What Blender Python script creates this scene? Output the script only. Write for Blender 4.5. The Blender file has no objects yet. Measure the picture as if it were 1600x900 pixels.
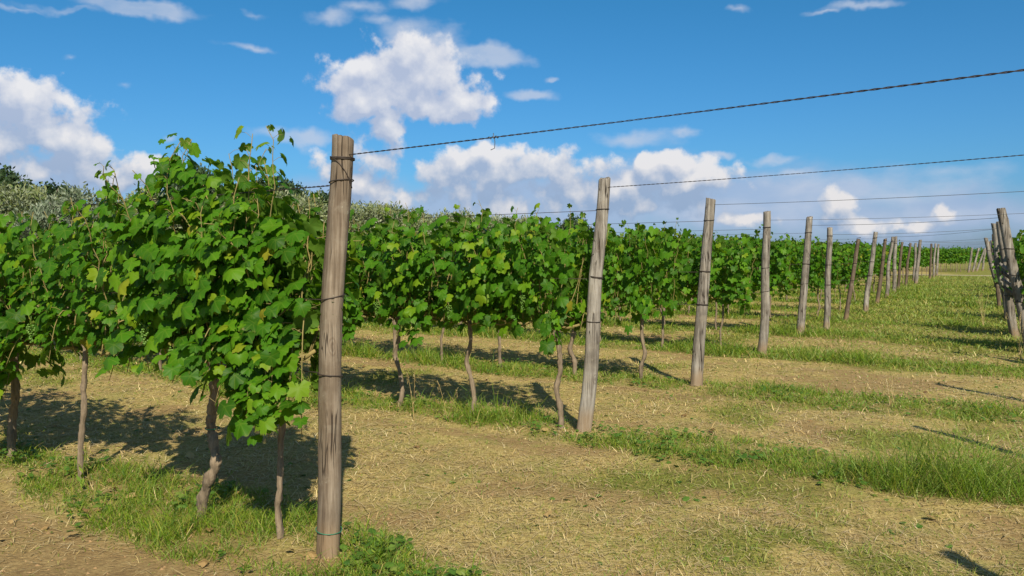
import bpy, math, random
import numpy as np
from mathutils import Vector, Matrix

scene = bpy.context.scene
COL = scene.collection
RNG = np.random.default_rng(7)
PI = math.pi

# ---------------------------------------------------------------- layout
ES = np.array([0.51, 0.86]); ES = ES / np.linalg.norm(ES)      # along the headland
RD = np.array([-0.83, 0.557]); RD = RD / np.linalg.norm(RD)    # along a row, away from the headland
P1 = np.array([-0.98, 4.26])
BAS = np.array([ES, RD]).T
INV = np.linalg.inv(BAS)

def rowco(x, y):
    """world -> (distance along the headland, distance into the rows)"""
    dx, dy = x - P1[0], y - P1[1]
    return INV[0, 0] * dx + INV[0, 1] * dy, INV[1, 0] * dx + INV[1, 1] * dy

# end posts: x, y, height, lean x, lean y, radius, tone
END_POSTS = [
    (-0.98, 4.26, 2.225, 0.06, 0.02, 0.064, 0),
    (0.64, 7.14, 2.26, 0.19, 0.04, 0.062, 1),
    (2.21, 9.60, 2.235, 0.18, 0.03, 0.066, 1),
    (3.95, 12.66, 2.25, 0.10, 0.03, 0.064, 1),
    (5.66, 15.70, 2.29, 0.20, 0.05, 0.072, 1),
    (7.80, 18.70, 1.92, 0.31, 0.02, 0.050, 2),
    (9.50, 21.50, 2.15, 0.29, 0.05, 0.060, 1),
    (11.40, 25.00, 2.03, 0.30, 0.05, 0.055, 2),
    (13.10, 28.00, 2.15, 0.22, 0.05, 0.066, 1),
    (14.80, 31.00, 2.23, 0.08, 0.05, 0.066, 1),
    (16.40, 34.00, 2.05, 0.20, 0.05, 0.056, 2),
    (18.20, 37.00, 2.05, 0.23, 0.05, 0.060, 2),
    (20.70, 41.00, 2.26, 0.26, 0.05, 0.085, 1),
    (22.60, 45.00, 2.15, 0.15, 0.05, 0.070, 1),
    (25.60, 49.00, 2.15, 0.12, 0.05, 0.070, 2),
    (27.40, 52.00, 2.20, 0.14, 0.05, 0.070, 1),
    (29.20, 55.00, 2.20, 0.15, 0.05, 0.075, 1),
]
EXTRA_POST = (6.60, 16.80, 2.14, 0.08, 0.03, 0.062, 1)
VINES_PER_ROW = [6, 14, 18, 18, 16, 13, 12, 11, 10, 10, 9, 8, 8, 7, 7, 6, 6]
# posts of the block across the headland (in line with rows 1..)
RIGHT_POSTS = [
    (3.04, 1.46, 2.30, -0.12, 0.08, 0.062, 1),
    (4.45, 4.45, 2.38, -0.10, 0.07, 0.062, 1),
    (5.95, 7.00, 2.32, -0.10, 0.07, 0.062, 1),
    (7.95, 10.30, 2.27, -0.12, 0.08, 0.062, 1),
    (8.37, 12.90, 2.34, -0.40, 0.15, 0.078, 1),
    (9.62, 15.30, 2.22, -0.22, 0.12, 0.072, 1),
    (11.90, 19.20, 2.33, -0.30, 0.10, 0.070, 1),
    (14.2, 23.3, 2.15, -0.15, 0.05, 0.050, 2),
    (17.0, 27.8, 2.12, -0.50, 0.10, 0.075, 1),
    (19.6, 32.2, 2.1, -0.25, 0.10, 0.060, 1),
    (21.8, 36.0, 2.1, -0.30, 0.10, 0.060, 2),
]
ROW_S = [rowco(p[0], p[1])[0] for p in END_POSTS]

def smooth(a, b, x):
    t = np.clip((x - a) / (b - a), 0, 1)
    return t * t * (3 - 2 * t)

# value noise (vectorised) -------------------------------------------------
_perm = np.random.default_rng(3).random((256, 256))
def vnoise(x, y):
    xi = np.floor(x).astype(int); yi = np.floor(y).astype(int)
    fx = x - xi; fy = y - yi
    fx = fx * fx * (3 - 2 * fx); fy = fy * fy * (3 - 2 * fy)
    g = lambda i, j: _perm[i & 255, j & 255]
    return (g(xi, yi) * (1 - fx) + g(xi + 1, yi) * fx) * (1 - fy) + (g(xi, yi + 1) * (1 - fx) + g(xi + 1, yi + 1) * fx) * fy
def fbm(x, y, o=3):
    s = 0; a = 0.5; t = 0
    for i in range(o):
        s = s + a * vnoise(x * 2 ** i + 17 * i, y * 2 ** i + 31 * i); t += a; a *= .5
    return s / t

def row_dist(x, y):
    s, t = rowco(x, y)
    d = np.full(np.shape(s), 99.0); k = np.zeros(np.shape(s), int)
    for i, r in enumerate(ROW_S):
        q = np.abs(s - r); m = q < d
        d = np.where(m, q, d); k = np.where(m, i, k)
    return d, k, s, t

def strip_mask(x, y):
    """how much tall green grass grows here: bands along the vine rows, carried on over the headland"""
    d, k, s, t = row_dist(x, y)
    w = 0.37 + 0.25 * (fbm(x * .8 + 5, y * .8) - .5) + 0.08 * np.sin(t * 1.3 + k * 2.1)
    w = w + 0.03 * np.minimum(k, 6)
    w = np.where((k == 0) & (t < -0.6), w * 0.75, w)
    m = 1 - smooth(w * .45, w * 1.55, d)
    m = m * (0.58 + 0.7 * smooth(.25, .6, fbm(x * 1.5 + 40, y * 1.5 + 9)))
    m = m * np.where(k == 0, .72 + .28 * smooth(.4, .6, fbm(x * 2.2 + 3, y * 2.2, 2)), 1)
    for p in END_POSTS[:4]:
        m = m * (1 - .85 * np.exp(-((x - p[0]) / .22) ** 2 - ((y - p[1] + .10) / .24) ** 2))
    return np.clip(m, 0, 1)

def green_mask(x, y):
    """short green sward further down the headland"""
    s, t = rowco(x, y)
    far = smooth(6, 19, s)
    n = fbm(x * .35 + 3, y * .35 + 8, 3)
    n2 = fbm(x * 1.3 + 3, y * 1.3 + 8, 3)
    inh = smooth(2.5, .0, t)
    spot = .75 * np.exp(-((x - 1.9) / 1.3) ** 2 - ((y - 4.3) / .8) ** 2) * smooth(.35, .6, n2) + .6 * np.exp(-((x - .9) / .9) ** 2 - ((y - 5.6) / .35) ** 2) * smooth(.4, .6, n2)
    return np.clip(spot + far * inh * (.68 + .9 * (n - .35)) + .75 * smooth(.42, .62, n) * smooth(.32, .6, n2), 0, 1)

def soil_mask(x, y):
    d, k, s, t = row_dist(x, y)
    n = fbm(x * 1.1 + 70, y * 1.1 + 3, 4)
    m = smooth(.54, .72, n) * .55
    for (cx, cy, rx, ry, a) in ((-1.0, 4.12, .24, .2, 1.0), (-2.15, 4.05, 1.0, .50, 1.1), (-1.4, 3.75, .6, .25, 1.1), (-3.3, 4.6, .8, .5, .8), (.45, 6.5, .8, .3, .7),
                               (-.6, 4.9, .5, .3, .6), (2.0, 8.9, .9, .3, .7), (3.2, 4.6, 1.0, .35, .6), (-2.6, 5.7, 1.2, .4, .8)):
        m = np.maximum(m, a * np.exp(-((x - cx) / rx) ** 2 - ((y - cy) / ry) ** 2) * (.55 + .7 * n))
    m = np.maximum(m, .65 * np.exp(-((d - .62) / .18) ** 2) * smooth(.35, .6, n))
    return np.clip(m, 0, 1)

def height(x, y):
    x = np.asarray(x, float); y = np.asarray(y, float)
    r = np.hypot(x, y)
    f = smooth(45, 25, r)
    d, k, s, t = row_dist(x, y)
    h = .05 * (fbm(x * .45, y * .45) - .5) + .035 * (fbm(x * 2.2, y * 2.2) - .5) + .022 * (fbm(x * 4.6 + 9, y * 4.6, 2) - .5)
    h = h + .022 * np.exp(-(d / .35) ** 2) - .02
    return h * f

def hgt(x, y):
    return float(height(np.array([x]), np.array([y]))[0])

# ---------------------------------------------------------------- object helpers
def link(o):
    COL.objects.link(o); return o

def fast_mesh(name, V, loops, totals, uv=None, smooth_shade=False):
    me = bpy.data.meshes.new(name)
    V = np.ascontiguousarray(V, dtype=np.float32)
    loops = np.ascontiguousarray(loops, dtype=np.int32); totals = np.ascontiguousarray(totals, dtype=np.int32)
    me.vertices.add(len(V)); me.vertices.foreach_set('co', V.ravel())
    me.loops.add(len(loops)); me.loops.foreach_set('vertex_index', loops)
    me.polygons.add(len(totals))
    st = np.concatenate(([0], np.cumsum(totals)[:-1])).astype(np.int32)
    me.polygons.foreach_set('loop_start', st)
    me.polygons.foreach_set('loop_total', totals)
    if uv is not None:
        l = me.uv_layers.new(name='leaf'); l.data.foreach_set('uv', np.ascontiguousarray(uv, dtype=np.float32).ravel())
    me.polygons.foreach_set('use_smooth', np.full(len(totals), smooth_shade))
    me.update(calc_edges=True); me.validate()
    return me

class MB:
    def __init__(s): s.V = []; s.L = []; s.T = []; s.U = []; s.M = []; s.n = 0
    def add(s, V, faces=None, loops=None, totals=None, uv=None, mat=0):
        V = np.asarray(V, float).reshape(-1, 3)
        if faces is not None:
            loops = np.array([i for f in faces for i in f]); totals = np.array([len(f) for f in faces])
        s.V.append(V); s.L.append(np.asarray(loops) + s.n); s.T.append(np.asarray(totals))
        s.U.append(np.zeros((len(loops), 2)) if uv is None else uv)
        s.M.append(np.full(len(totals), mat)); s.n += len(V)
    def tube(s, pts, rad, sides=8, mat=0, cap=True, wob=0, rng=None, square=0):
        pts = np.asarray(pts, float); n = len(pts)
        rad = np.broadcast_to(np.asarray(rad, float), (n,))
        T = np.gradient(pts, axis=0); T /= np.linalg.norm(T, axis=1)[:, None] + 1e-9
        up = np.array([1., 0, 0]) if abs(T[0][0]) < .8 else np.array([0, 1., 0])
        a = np.arange(sides) / sides * 2 * PI
        V = np.zeros((n, sides, 3)); N = up
        prof = np.ones(sides)
        if wob: prof = 1 + wob * (rng.random(sides) - .5)
        for i in range(n):
            N = N - T[i] * N.dot(T[i]); N /= np.linalg.norm(N); B = np.cross(T[i], N)
            rr = rad[i] * prof
            if wob: rr = rr * (1 + .5 * wob * (rng.random(sides) - .5))
            V[i] = pts[i] + rr[:, None] * (np.cos(a)[:, None] * N + np.sin(a)[:, None] * B)
        i, j = np.meshgrid(np.arange(n - 1), np.arange(sides), indexing='ij')
        q = np.stack([i * sides + j, i * sides + (j + 1) % sides, (i + 1) * sides + (j + 1) % sides, (i + 1) * sides + j], -1).reshape(-1, 4)
        loops = q.ravel(); tot = np.full(len(q), 4)
        if cap:
            loops = np.concatenate([loops, np.arange(sides)[::-1], (n - 1) * sides + np.arange(sides)]); tot = np.concatenate([tot, [sides, sides]])
        s.add(V.reshape(-1, 3), loops=loops, totals=tot, mat=mat)
    def mesh(s, name, smooth_shade=False):
        me = fast_mesh(name, np.concatenate(s.V), np.concatenate(s.L), np.concatenate(s.T), np.concatenate(s.U), smooth_shade)
        m = np.concatenate(s.M)
        if m.max() > 0: me.polygons.foreach_set('material_index', m.astype(np.int32))
        return me

def obj(name, me, mats, parent=None, loc=(0, 0, 0), rotz=0.0):
    o = bpy.data.objects.new(name, me)
    if me is not None and len(me.materials) == 0:
        for m in (mats if isinstance(mats, (list, tuple)) else [mats]): me.materials.append(m)
    o.location = loc; o.rotation_euler = (0, 0, rotz); o.parent = parent
    return link(o)

def tag(o, label, cat, group=None, kind=None):
    o['label'] = label
    if cat: o['category'] = cat
    if group: o['group'] = group
    if kind: o['kind'] = kind
    return o

def dup(root, loc, rotz, scale=None):
    r = root.copy(); COL.objects.link(r); r.location = loc; r.rotation_euler = (0, 0, rotz)
    if scale is not None: r.scale = scale
    for ch in list(root.children):
        c = ch.copy(); COL.objects.link(c); c.parent = r
    return r

# ---------------------------------------------------------------- node helpers
class NT:
    def __init__(s, tree): s.t = tree
    def n(s, typ, props=None, **inp):
        nd = s.t.nodes.new(typ)
        for k, v in (props or {}).items(): setattr(nd, k, v)
        for k, v in inp.items():
            key = int(k[1:]) if k[0] == 'i' and k[1:].isdigit() else k.replace('_', ' ')
            s.set(nd.inputs[key], v)
        return nd
    def set(s, sock, v):
        if isinstance(v, bpy.types.NodeSocket): s.t.links.new(v, sock)
        else: sock.default_value = v
    def m(s, op, a, b=None, c=None, clamp=False):
        nd = s.t.nodes.new('ShaderNodeMath'); nd.operation = op; nd.use_clamp = clamp
        s.set(nd.inputs[0], a)
        if b is not None: s.set(nd.inputs[1], b)
        if c is not None: s.set(nd.inputs[2], c)
        return nd.outputs[0]
    def vm(s, op, a, b=None, out=0):
        nd = s.t.nodes.new('ShaderNodeVectorMath'); nd.operation = op
        s.set(nd.inputs[0], a)
        if b is not None: s.set(nd.inputs[1], b)
        return nd.outputs[out]
    def ramp(s, fac, stops, interp='LINEAR'):
        nd = s.t.nodes.new('ShaderNodeValToRGB'); r = nd.color_ramp; r.interpolation = interp
        while len(r.elements) < len(stops): r.elements.new(.5)
        for e, (p, c) in zip(r.elements, stops):
            e.position = p; e.color = (*c, 1) if len(c) == 3 else c
        s.set(nd.inputs[0], fac); return nd.outputs[0]
    def mix(s, f, a, b, typ='MIX'):
        nd = s.t.nodes.new('ShaderNodeMix'); nd.data_type = 'RGBA'; nd.blend_type = typ
        s.set(nd.inputs[0], f)
        for q, v in ((6, a), (7, b)):
            if isinstance(v, tuple) and len(v) == 3: v = (*v, 1)
            s.set(nd.inputs[q], v)
        return nd.outputs[2]
    def smooth(s, x, a, b):
        nd = s.t.nodes.new('ShaderNodeMapRange'); nd.interpolation_type = 'SMOOTHSTEP'
        s.set(nd.inputs[0], x); nd.inputs[1].default_value = a; nd.inputs[2].default_value = b
        return nd.outputs[0]
    def noise(s, vec, scale, detail=3, rough=.5, out=0):
        nd = s.t.nodes.new('ShaderNodeTexNoise'); s.set(nd.inputs['Vector'], vec)
        nd.inputs['Scale'].default_value = scale; nd.inputs['Detail'].default_value = detail; nd.inputs['Roughness'].default_value = rough
        return nd.outputs[out]

def new_mat(name):
    m = bpy.data.materials.new(name); m.use_nodes = True
    t = m.node_tree; t.nodes.clear(); k = NT(t)
    out = t.nodes.new('ShaderNodeOutputMaterial')
    return m, k, out

def leaf_material(name, stops, under, trans_tint, trans=.3, rough=.5, veins=True, spec=.3):
    m, k, out = new_mat(name)
    geo = k.n('ShaderNodeNewGeometry')
    rnd = geo.outputs['Random Per Island']
    col = k.ramp(rnd, stops)
    if veins:
        uv = k.n('ShaderNodeUVMap', {'uv_map': 'leaf'}).outputs[0]
        sep = k.n('ShaderNodeSeparateXYZ', i0=uv)
        ax = k.m('ABSOLUTE', sep.outputs[0]); y = sep.outputs[1]
        d = None
        for ang in (0, 50, 108):
            c, s_ = math.cos(math.radians(ang)), math.sin(math.radians(ang))
            q = k.m('ABSOLUTE', k.m('SUBTRACT', k.m('MULTIPLY', ax, c), k.m('MULTIPLY', y, s_)))
            d = q if d is None else k.m('MINIMUM', d, q)
        vein = k.m('SUBTRACT', 1.0, k.smooth(d, .012, .04))
        r_ = k.vm('LENGTH', uv, out=1)
        r2_ = k.m('FRACT', k.m('MULTIPLY', rnd, 137.3))
        bn = k.noise(geo.outputs['Position'], 45, 3)
        edge = k.m('MULTIPLY', k.smooth(k.m('ADD', r_, k.m('MULTIPLY', k.m('SUBTRACT', bn, .5), 1.1)), .78, 1.0), k.smooth(r2_, .72, .95))
        pn = k.noise(geo.outputs['Position'], 60, 2)
        col = k.mix(k.m('MULTIPLY', pn, .25), col, (.10, .16, .008))
        col = k.mix(k.m('MULTIPLY', vein, .28), col, (.17, .24, .03))
        col = k.mix(k.m('MULTIPLY', edge, .7), col, (.20, .14, .035))
    col2 = k.mix(geo.outputs['Backfacing'], col, k.mix(.55, col, under))
    p = k.n('ShaderNodeBsdfPrincipled', Base_Color=col2, Roughness=rough)
    p.inputs['Specular IOR Level'].default_value = spec
    tr = k.n('ShaderNodeBsdfTranslucent', Color=k.mix(.6, col, trans_tint))
    mx = k.n('ShaderNodeMixShader', i0=trans, i1=p.outputs[0], i2=tr.outputs[0])
    k.t.links.new(mx.outputs[0], out.inputs[0])
    return m

M_LEAF = leaf_material('grapevine_leaf', [(0, (.014, .068, .003)), (.3, (.025, .106, .004)), (.62, (.044, .152, .005)), (.88, (.088, .21, .006)), (.985, (.17, .25, .010)), (1, (.25, .22, .02))],
                       (.12, .20, .035), (.25, .50, .005), .33, .52, True, .18)
M_OLIVE = leaf_material('olive_leaf', [(0, (.085, .125, .034)), (.5, (.14, .18, .060)), (1, (.235, .25, .10))], (.30, .33, .24), (.3, .35, .12), .18, .5, False)
M_OLIVE_D = leaf_material('olive_leaf_dark', [(0, (.075, .11, .06)), (.5, (.11, .15, .085)), (1, (.17, .20, .13))], (.25, .29, .22), (.3, .35, .12), .15, .5, False)
M_OAK = leaf_material('oak_leaf', [(0, (.014, .036, .012)), (.6, (.028, .062, .020)), (1, (.05, .09, .026))], (.07, .10, .05), (.12, .2, .03), .2, .5, False)
M_GRASS = leaf_material('green_grass_blade', [(0, (.055, .13, .006)), (.35, (.105, .20, .008)), (.64, (.185, .265, .012)), (.83, (.28, .29, .035)), (.95, (.36, .30, .09)), (1, (.46, .37, .15))], (.2, .3, .06), (.34, .46, .04), .35, .5, False)
M_SWARD = leaf_material('short_green_grass_blade', [(0, (.13, .175, .018)), (.5, (.20, .225, .026)), (.8, (.31, .28, .055)), (1, (.45, .36, .13))], (.2, .3, .06), (.36, .42, .07), .3, .5, False)
M_STRAW = leaf_material('dry_straw_blade', [(0, (.22, .14, .055)), (.3, (.41, .29, .115)), (.7, (.58, .44, .19)), (.93, (.70, .57, .30)), (1, (.80, .70, .46))], (.45, .35, .2), (.5, .38, .16), .15, .55, False)

M_WEED = leaf_material('broad_weed_leaf', [(0, (.04, .10, .012)), (.6, (.08, .16, .02)), (1, (.17, .22, .04))], (.12, .18, .06), (.2, .4, .03), .25, .5, False)
M_DEADLEAF = leaf_material('dry_fallen_leaf', [(0, (.16, .09, .035)), (.6, (.28, .18, .07)), (1, (.42, .31, .13))], (.3, .22, .12), (.4, .25, .08), .15, .7, False)

def bark_material(name, c0, c1, sc=1.0):
    m, k, out = new_mat(name)
    tc = k.n('ShaderNodeTexCoord').outputs['Object']
    st = k.vm('MULTIPLY', tc, (40 * sc, 40 * sc, 7 * sc))
    n1 = k.noise(st, 1, 5, .65); n2 = k.noise(tc, 9, 3)
    f = k.m('ADD', k.m('MULTIPLY', n1, .7), k.m('MULTIPLY', n2, .3))
    col = k.ramp(f, [(.3, c0), (.7, c1)])
    b = k.n('ShaderNodeBump', Strength=.9, Distance=.012, Height=n1)
    p = k.n('ShaderNodeBsdfPrincipled', Base_Color=col, Roughness=.9, Normal=b.outputs[0])
    k.t.links.new(p.outputs[0], out.inputs[0]); return m
M_BARK = bark_material('vine_bark', (.06, .042, .027), (.31, .235, .16))
M_CANE = bark_material('green_brown_cane', (.14, .13, .04), (.30, .22, .08))
M_TREEBARK = bark_material('tree_bark', (.06, .05, .04), (.20, .17, .14), .3)

def wood_material(name, stops, crack=.9, knot=1.0):
    m, k, out = new_mat(name)
    tc = k.n('ShaderNodeTexCoord').outputs['Object']
    rnd = k.n('ShaderNodeObjectInfo').outputs['Random']
    off = k.vm('ADD', tc, k.n('ShaderNodeCombineXYZ', i0=k.m('MULTIPLY', rnd, 13.), i1=k.m('MULTIPLY', rnd, 7.), i2=k.m('MULTIPLY', rnd, 31.)).outputs[0])
    wob = k.vm('ADD', off, k.vm('SCALE', k.noise(off, 2.5, 2, out=1), None))
    wob.node.inputs[1].default_value = (0, 0, 0)
    sc_ = [n for n in m.node_tree.nodes if n.type == 'VECT_MATH' and n.operation == 'SCALE'][0]
    sc_.inputs[3].default_value = .03; k.t.links.new(sc_.outputs[0], wob.node.inputs[1])
    g1 = k.noise(k.vm('MULTIPLY', wob, (70, 70, 2.2)), 1, 5, .7)
    g2 = k.noise(k.vm('MULTIPLY', wob, (16, 16, 1.1)), 1, 3, .6)
    g3 = k.noise(off, 4.5, 4, .6)
    f = k.m('ADD', k.m('ADD', k.m('MULTIPLY', g1, .46), k.m('MULTIPLY', g2, .34)), k.m('MULTIPLY', g3, .28))
    col = k.ramp(f, stops)
    # long drying cracks
    cr = k.noise(k.vm('MULTIPLY', wob, (30, 30, .9)), 1, 2, .4)
    crk = k.smooth(k.m('ABSOLUTE', k.m('SUBTRACT', cr, .5)), .026, .002)
    crk = k.m('MULTIPLY', crk, k.smooth(k.noise(off, 3.1, 2), .42, .56))
    pat = k.smooth(k.noise(off, 7, 5, .65), .54, .66)
    col = k.mix(k.m('MULTIPLY', pat, .35), col, (.26, .22, .17))
    lich = k.smooth(k.noise(off, 55, 3, .6), .62, .70)
    col = k.mix(k.m('MULTIPLY', k.m('MULTIPLY', lich, pat), .6), col, (.34, .33, .26))
    col = k.mix(k.m('MULTIPLY', crk, crack), col, (.02, .013, .009))
    # knots: flattened rings
    vo = k.n('ShaderNodeTexVoronoi', Vector=k.vm('MULTIPLY', wob, (5.5, 5.5, 2.6)), Scale=1.0)
    kd = vo.outputs['Distance']
    ring = k.m('MULTIPLY', k.smooth(kd, .20, .10), knot)
    ringw = k.m('MULTIPLY', k.m('ADD', .5, k.m('MULTIPLY', k.m('SINE', k.m('MULTIPLY', kd, 110.)), .5)), ring)
    col = k.mix(k.m('MULTIPLY', ringw, .45), col, (.07, .042, .026))
    col = k.mix(k.m('MULTIPLY', k.smooth(kd, .055, .035), knot * .8), col, (.045, .028, .018))
    # earth splashed on the foot
    sep = k.n('ShaderNodeSeparateXYZ', i0=tc)
    foot = k.m('MULTIPLY', k.smooth(k.m('ADD', sep.outputs[2], k.m('MULTIPLY', g3, -.18)), .16, .0), .6)
    col = k.mix(foot, col, (.24, .16, .09))
    hh = k.m('SUBTRACT', k.m('ADD', k.m('MULTIPLY', g1, .6), k.m('MULTIPLY', g2, .6)), k.m('MULTIPLY', crk, 1.3))
    b = k.n('ShaderNodeBump', Strength=.8, Distance=.006, Height=hh)
    p = k.n('ShaderNodeBsdfPrincipled', Base_Color=col, Roughness=.85, Normal=b.outputs[0])
    p.inputs['Specular IOR Level'].default_value = .2
    k.t.links.new(p.outputs[0], out.inputs[0]); return m
M_WOOD = [
    wood_material('brown_treated_post_wood', [(.32, (.038, .027, .019)), (.42, (.095, .069, .049)), (.52, (.150, .114, .083)), (.66, (.265, .215, .165))], .8),
    wood_material('grey_weathered_post_wood', [(.32, (.040, .033, .027)), (.42, (.10, .084, .069)), (.52, (.17, .148, .126)), (.66, (.34, .31, .275))], 1.0),
    wood_material('dark_weathered_post_wood', [(.28, (.04, .028, .02)), (.5, (.095, .068, .048)), (.72, (.16, .12, .09))], 1.0),
    wood_material('tan_weathered_post_wood', [(.28, (.06, .042, .03)), (.5, (.165, .122, .085)), (.72, (.26, .21, .165))], 1.0),
]
def plain(name, col, rough=.6, metal=0.0, var=.3):
    m, k, out = new_mat(name)
    tc = k.n('ShaderNodeTexCoord').outputs['Object']
    n = k.noise(tc, 30, 3)
    c = k.mix(n, tuple(v * (1 - var) for v in col), tuple(min(1, v * (1 + var)) for v in col))
    p = k.n('ShaderNodeBsdfPrincipled', Base_Color=c, Roughness=rough, Metallic=metal)
    k.t.links.new(p.outputs[0], out.inputs[0]); return m
M_WIRE = plain('rusty_dark_wire', (.055, .042, .036), .6, .5)
M_WIRE_G = plain('dull_galvanised_wire', (.12, .12, .12), .5, .6)
M_TIE = plain('green_plastic_tie', (.03, .16, .09), .5)
M_GRAPE = plain('unripe_green_grape', (.085, .17, .02), .45)
M_TRACK = plain('pale_dry_dirt', (.34, .29, .17), .95, 0, .2)

# ---------------------------------------------------------------- ground
def axis(lo, hi, step, far, g=1.22):
    a = list(np.arange(lo, hi + 1e-6, step)); s = step
    while a[-1] < far: s *= g; a.append(a[-1] + s)
    s = step
    while a[0] > -far: s *= g; a.insert(0, a[0] - s)
    return np.array(a)
gx = axis(-9, 13, .10, 2500); gy = axis(1.5, 21, .10, 2500)
X, Y = np.meshgrid(gx, gy, indexing='ij')
H = height(X, Y)
nx, ny = X.shape
i, j = np.meshgrid(np.arange(nx - 1), np.arange(ny - 1), indexing='ij')
q = np.stack([i * ny + j, (i + 1) * ny + j, (i + 1) * ny + j + 1, i * ny + j + 1], -1).reshape(-1, 4)
gme = fast_mesh('ground', np.stack([X, Y, H], -1).reshape(-1, 3), q.ravel(), np.full(len(q), 4), None, True)
for nm, arr in (('strip', strip_mask(X, Y)), ('green', green_mask(X, Y)), ('soil', soil_mask(X, Y))):
    at = gme.attributes.new(nm, 'FLOAT', 'POINT'); at.data.foreach_set('value', np.ascontiguousarray(arr.ravel(), dtype=np.float32))

m, k, out = new_mat('dry_vineyard_earth')
pos = k.n('ShaderNodeNewGeometry').outputs['Position']
A = lambda nm: k.n('ShaderNodeAttribute', {'attribute_name': nm}).outputs['Fac']
nf = k.noise(pos, 38, 5, .7); nm_ = k.noise(pos, 7, 4, .6); nl = k.noise(pos, 1.1, 3)
# mown straw: streaky fibres in two directions
fib = k.noise(k.vm('MULTIPLY', pos, (14, 110, 30)), 1, 3, .6)
fib2 = k.noise(k.vm('MULTIPLY', pos, (100, 18, 30)), 1, 3, .6)
straw = k.ramp(k.m('MULTIPLY', k.m('ADD', fib, fib2), .5), [(.34, (.16, .115, .038)), (.49, (.395, .30, .105)), (.63, (.60, .485, .21))])
soil = k.ramp(k.m('ADD', k.m('MULTIPLY', nf, .6), k.m('MULTIPLY', nm_, .4)), [(.3, (.16, .10, .05)), (.5, (.285, .195, .085)), (.7, (.41, .30, .14))])
grn = k.ramp(nf, [(.3, (.06, .085, .012)), (.55, (.15, .175, .025)), (.75, (.27, .26, .05))])
sm = k.smooth(k.m('ADD', A('soil'), k.m('MULTIPLY', k.m('SUBTRACT', nm_, .5), .9)), .22, .62)
gm = k.smooth(k.m('ADD', A('green'), k.m('MULTIPLY', k.m('SUBTRACT', nm_, .5), .7)), .25, .8)
stm = k.smooth(k.m('ADD', A('strip'), k.m('MULTIPLY', k.m('SUBTRACT', nm_, .5), .7)), .3, .8)
c = k.mix(k.smooth(nl, .35, .75), straw, k.mix(.35, straw, soil))
c = k.mix(k.m('MULTIPLY', k.smooth(k.noise(pos, 16, 4, .65), .52, .70), .6), c, (.17, .11, .045))
c = k.mix(k.m('MULTIPLY', k.smooth(k.noise(pos, 2.3, 4, .65), .44, .62), .6), c, (.26, .245, .075))
c = k.mix(k.m('MULTIPLY', k.smooth(k.noise(pos, 3.7, 4, .7), .52, .66), .5), c, (.26, .17, .085))
c = k.mix(sm, c, soil)
c = k.mix(k.m('MULTIPLY', gm, .75), c, grn)
c = k.mix(k.m('MULTIPLY', stm, .7), c, k.mix(.45, grn, soil))
hb = k.m('ADD', k.m('MULTIPLY', nf, .5), k.m('MULTIPLY', k.m('ADD', fib, fib2), .35))
b1 = k.n('ShaderNodeBump', Strength=1.0, Distance=.03, Height=hb)
p = k.n('ShaderNodeBsdfPrincipled', Base_Color=c, Roughness=.95, Normal=b1.outputs[0]); p.inputs['Specular IOR Level'].default_value = .1
k.t.links.new(p.outputs[0], out.inputs[0])
g = obj('ground', gme, m); tag(g, 'dry mown vineyard ground of straw, bare earth and thin grass', None, None, 'structure')

# far dirt track crossing the end of the headland
tr0 = np.array([27.0, 60.0]); mb = MB()
a_, b_ = tr0 - RD * 60, tr0 + RD * 70
V = []
for tt in np.linspace(0, 1, 30):
    c0 = a_ * (1 - tt) + b_ * tt
    w = 1.1 + .25 * math.sin(tt * 40)
    V += [(*(c0 - ES * w), .006), (*(c0 + ES * w), .006)]
mb.add(V, faces=[(2 * n + 1, 2 * n, 2 * n + 2, 2 * n + 3) for n in range(29)])
tag(obj('dirt_track', mb.mesh('dirt_track'), M_TRACK), 'pale dirt track crossing the far end of the grassy headland', None, None, 'structure')

# ---------------------------------------------------------------- blades
def blades(name, x, y, z, az, length, width, up, bend, mat, label, cat, rng):
    """each blade a bent tapering strip: up = sine of its rise"""
    n = len(x)
    cu, su = np.sqrt(np.clip(1 - up ** 2, 0, 1)), up
    d = np.stack([np.cos(az) * cu, np.sin(az) * cu, su], -1)
    up2 = np.clip(up - bend, -.2, 1); cu2 = np.sqrt(np.clip(1 - up2 ** 2, 0, 1))
    az2 = az + (rng.random(n) - .5) * .9
    d2 = np.stack([np.cos(az2) * cu2, np.sin(az2) * cu2, up2], -1)
    wa = rng.random(n) * PI
    side = np.stack([-np.sin(az), np.cos(az), np.zeros(n)], -1)
    alt = np.stack([np.cos(wa), np.sin(wa), np.zeros(n)], -1)
    f = (up > .5)[:, None]
    side = np.where(f, alt, side) * (width / 2)[:, None]
    b = np.stack([x, y, z], -1)
    mid = b + d * (length * .55)[:, None]; tip = mid + d2 * (length * .45)[:, None]
    V = np.stack([b - side, b + side, mid - side * .85, mid + side * .85, tip], 1).reshape(-1, 3)
    o = np.arange(n)[:, None] * 5
    loops = (o + np.array([[0, 1, 3, 2, 2, 3, 4]])).ravel()
    tot = np.tile([4, 3], n)
    me = fast_mesh(name, V, loops, tot)
    return tag(obj(name, me, mat), label, cat, None, 'stuff')

def sample(rng, n, d0, d1, power, az0=-46, az1=48):
    """n ground points around the viewing area, thinning with distance"""
    u = rng.random(n); e = 2 - power
    d = (d0 ** e + u * (d1 ** e - d0 ** e)) ** (1 / e)
    a = np.radians(az0 + rng.random(n) * (az1 - az0))
    return d * np.sin(a), d * np.cos(a), d

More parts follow.
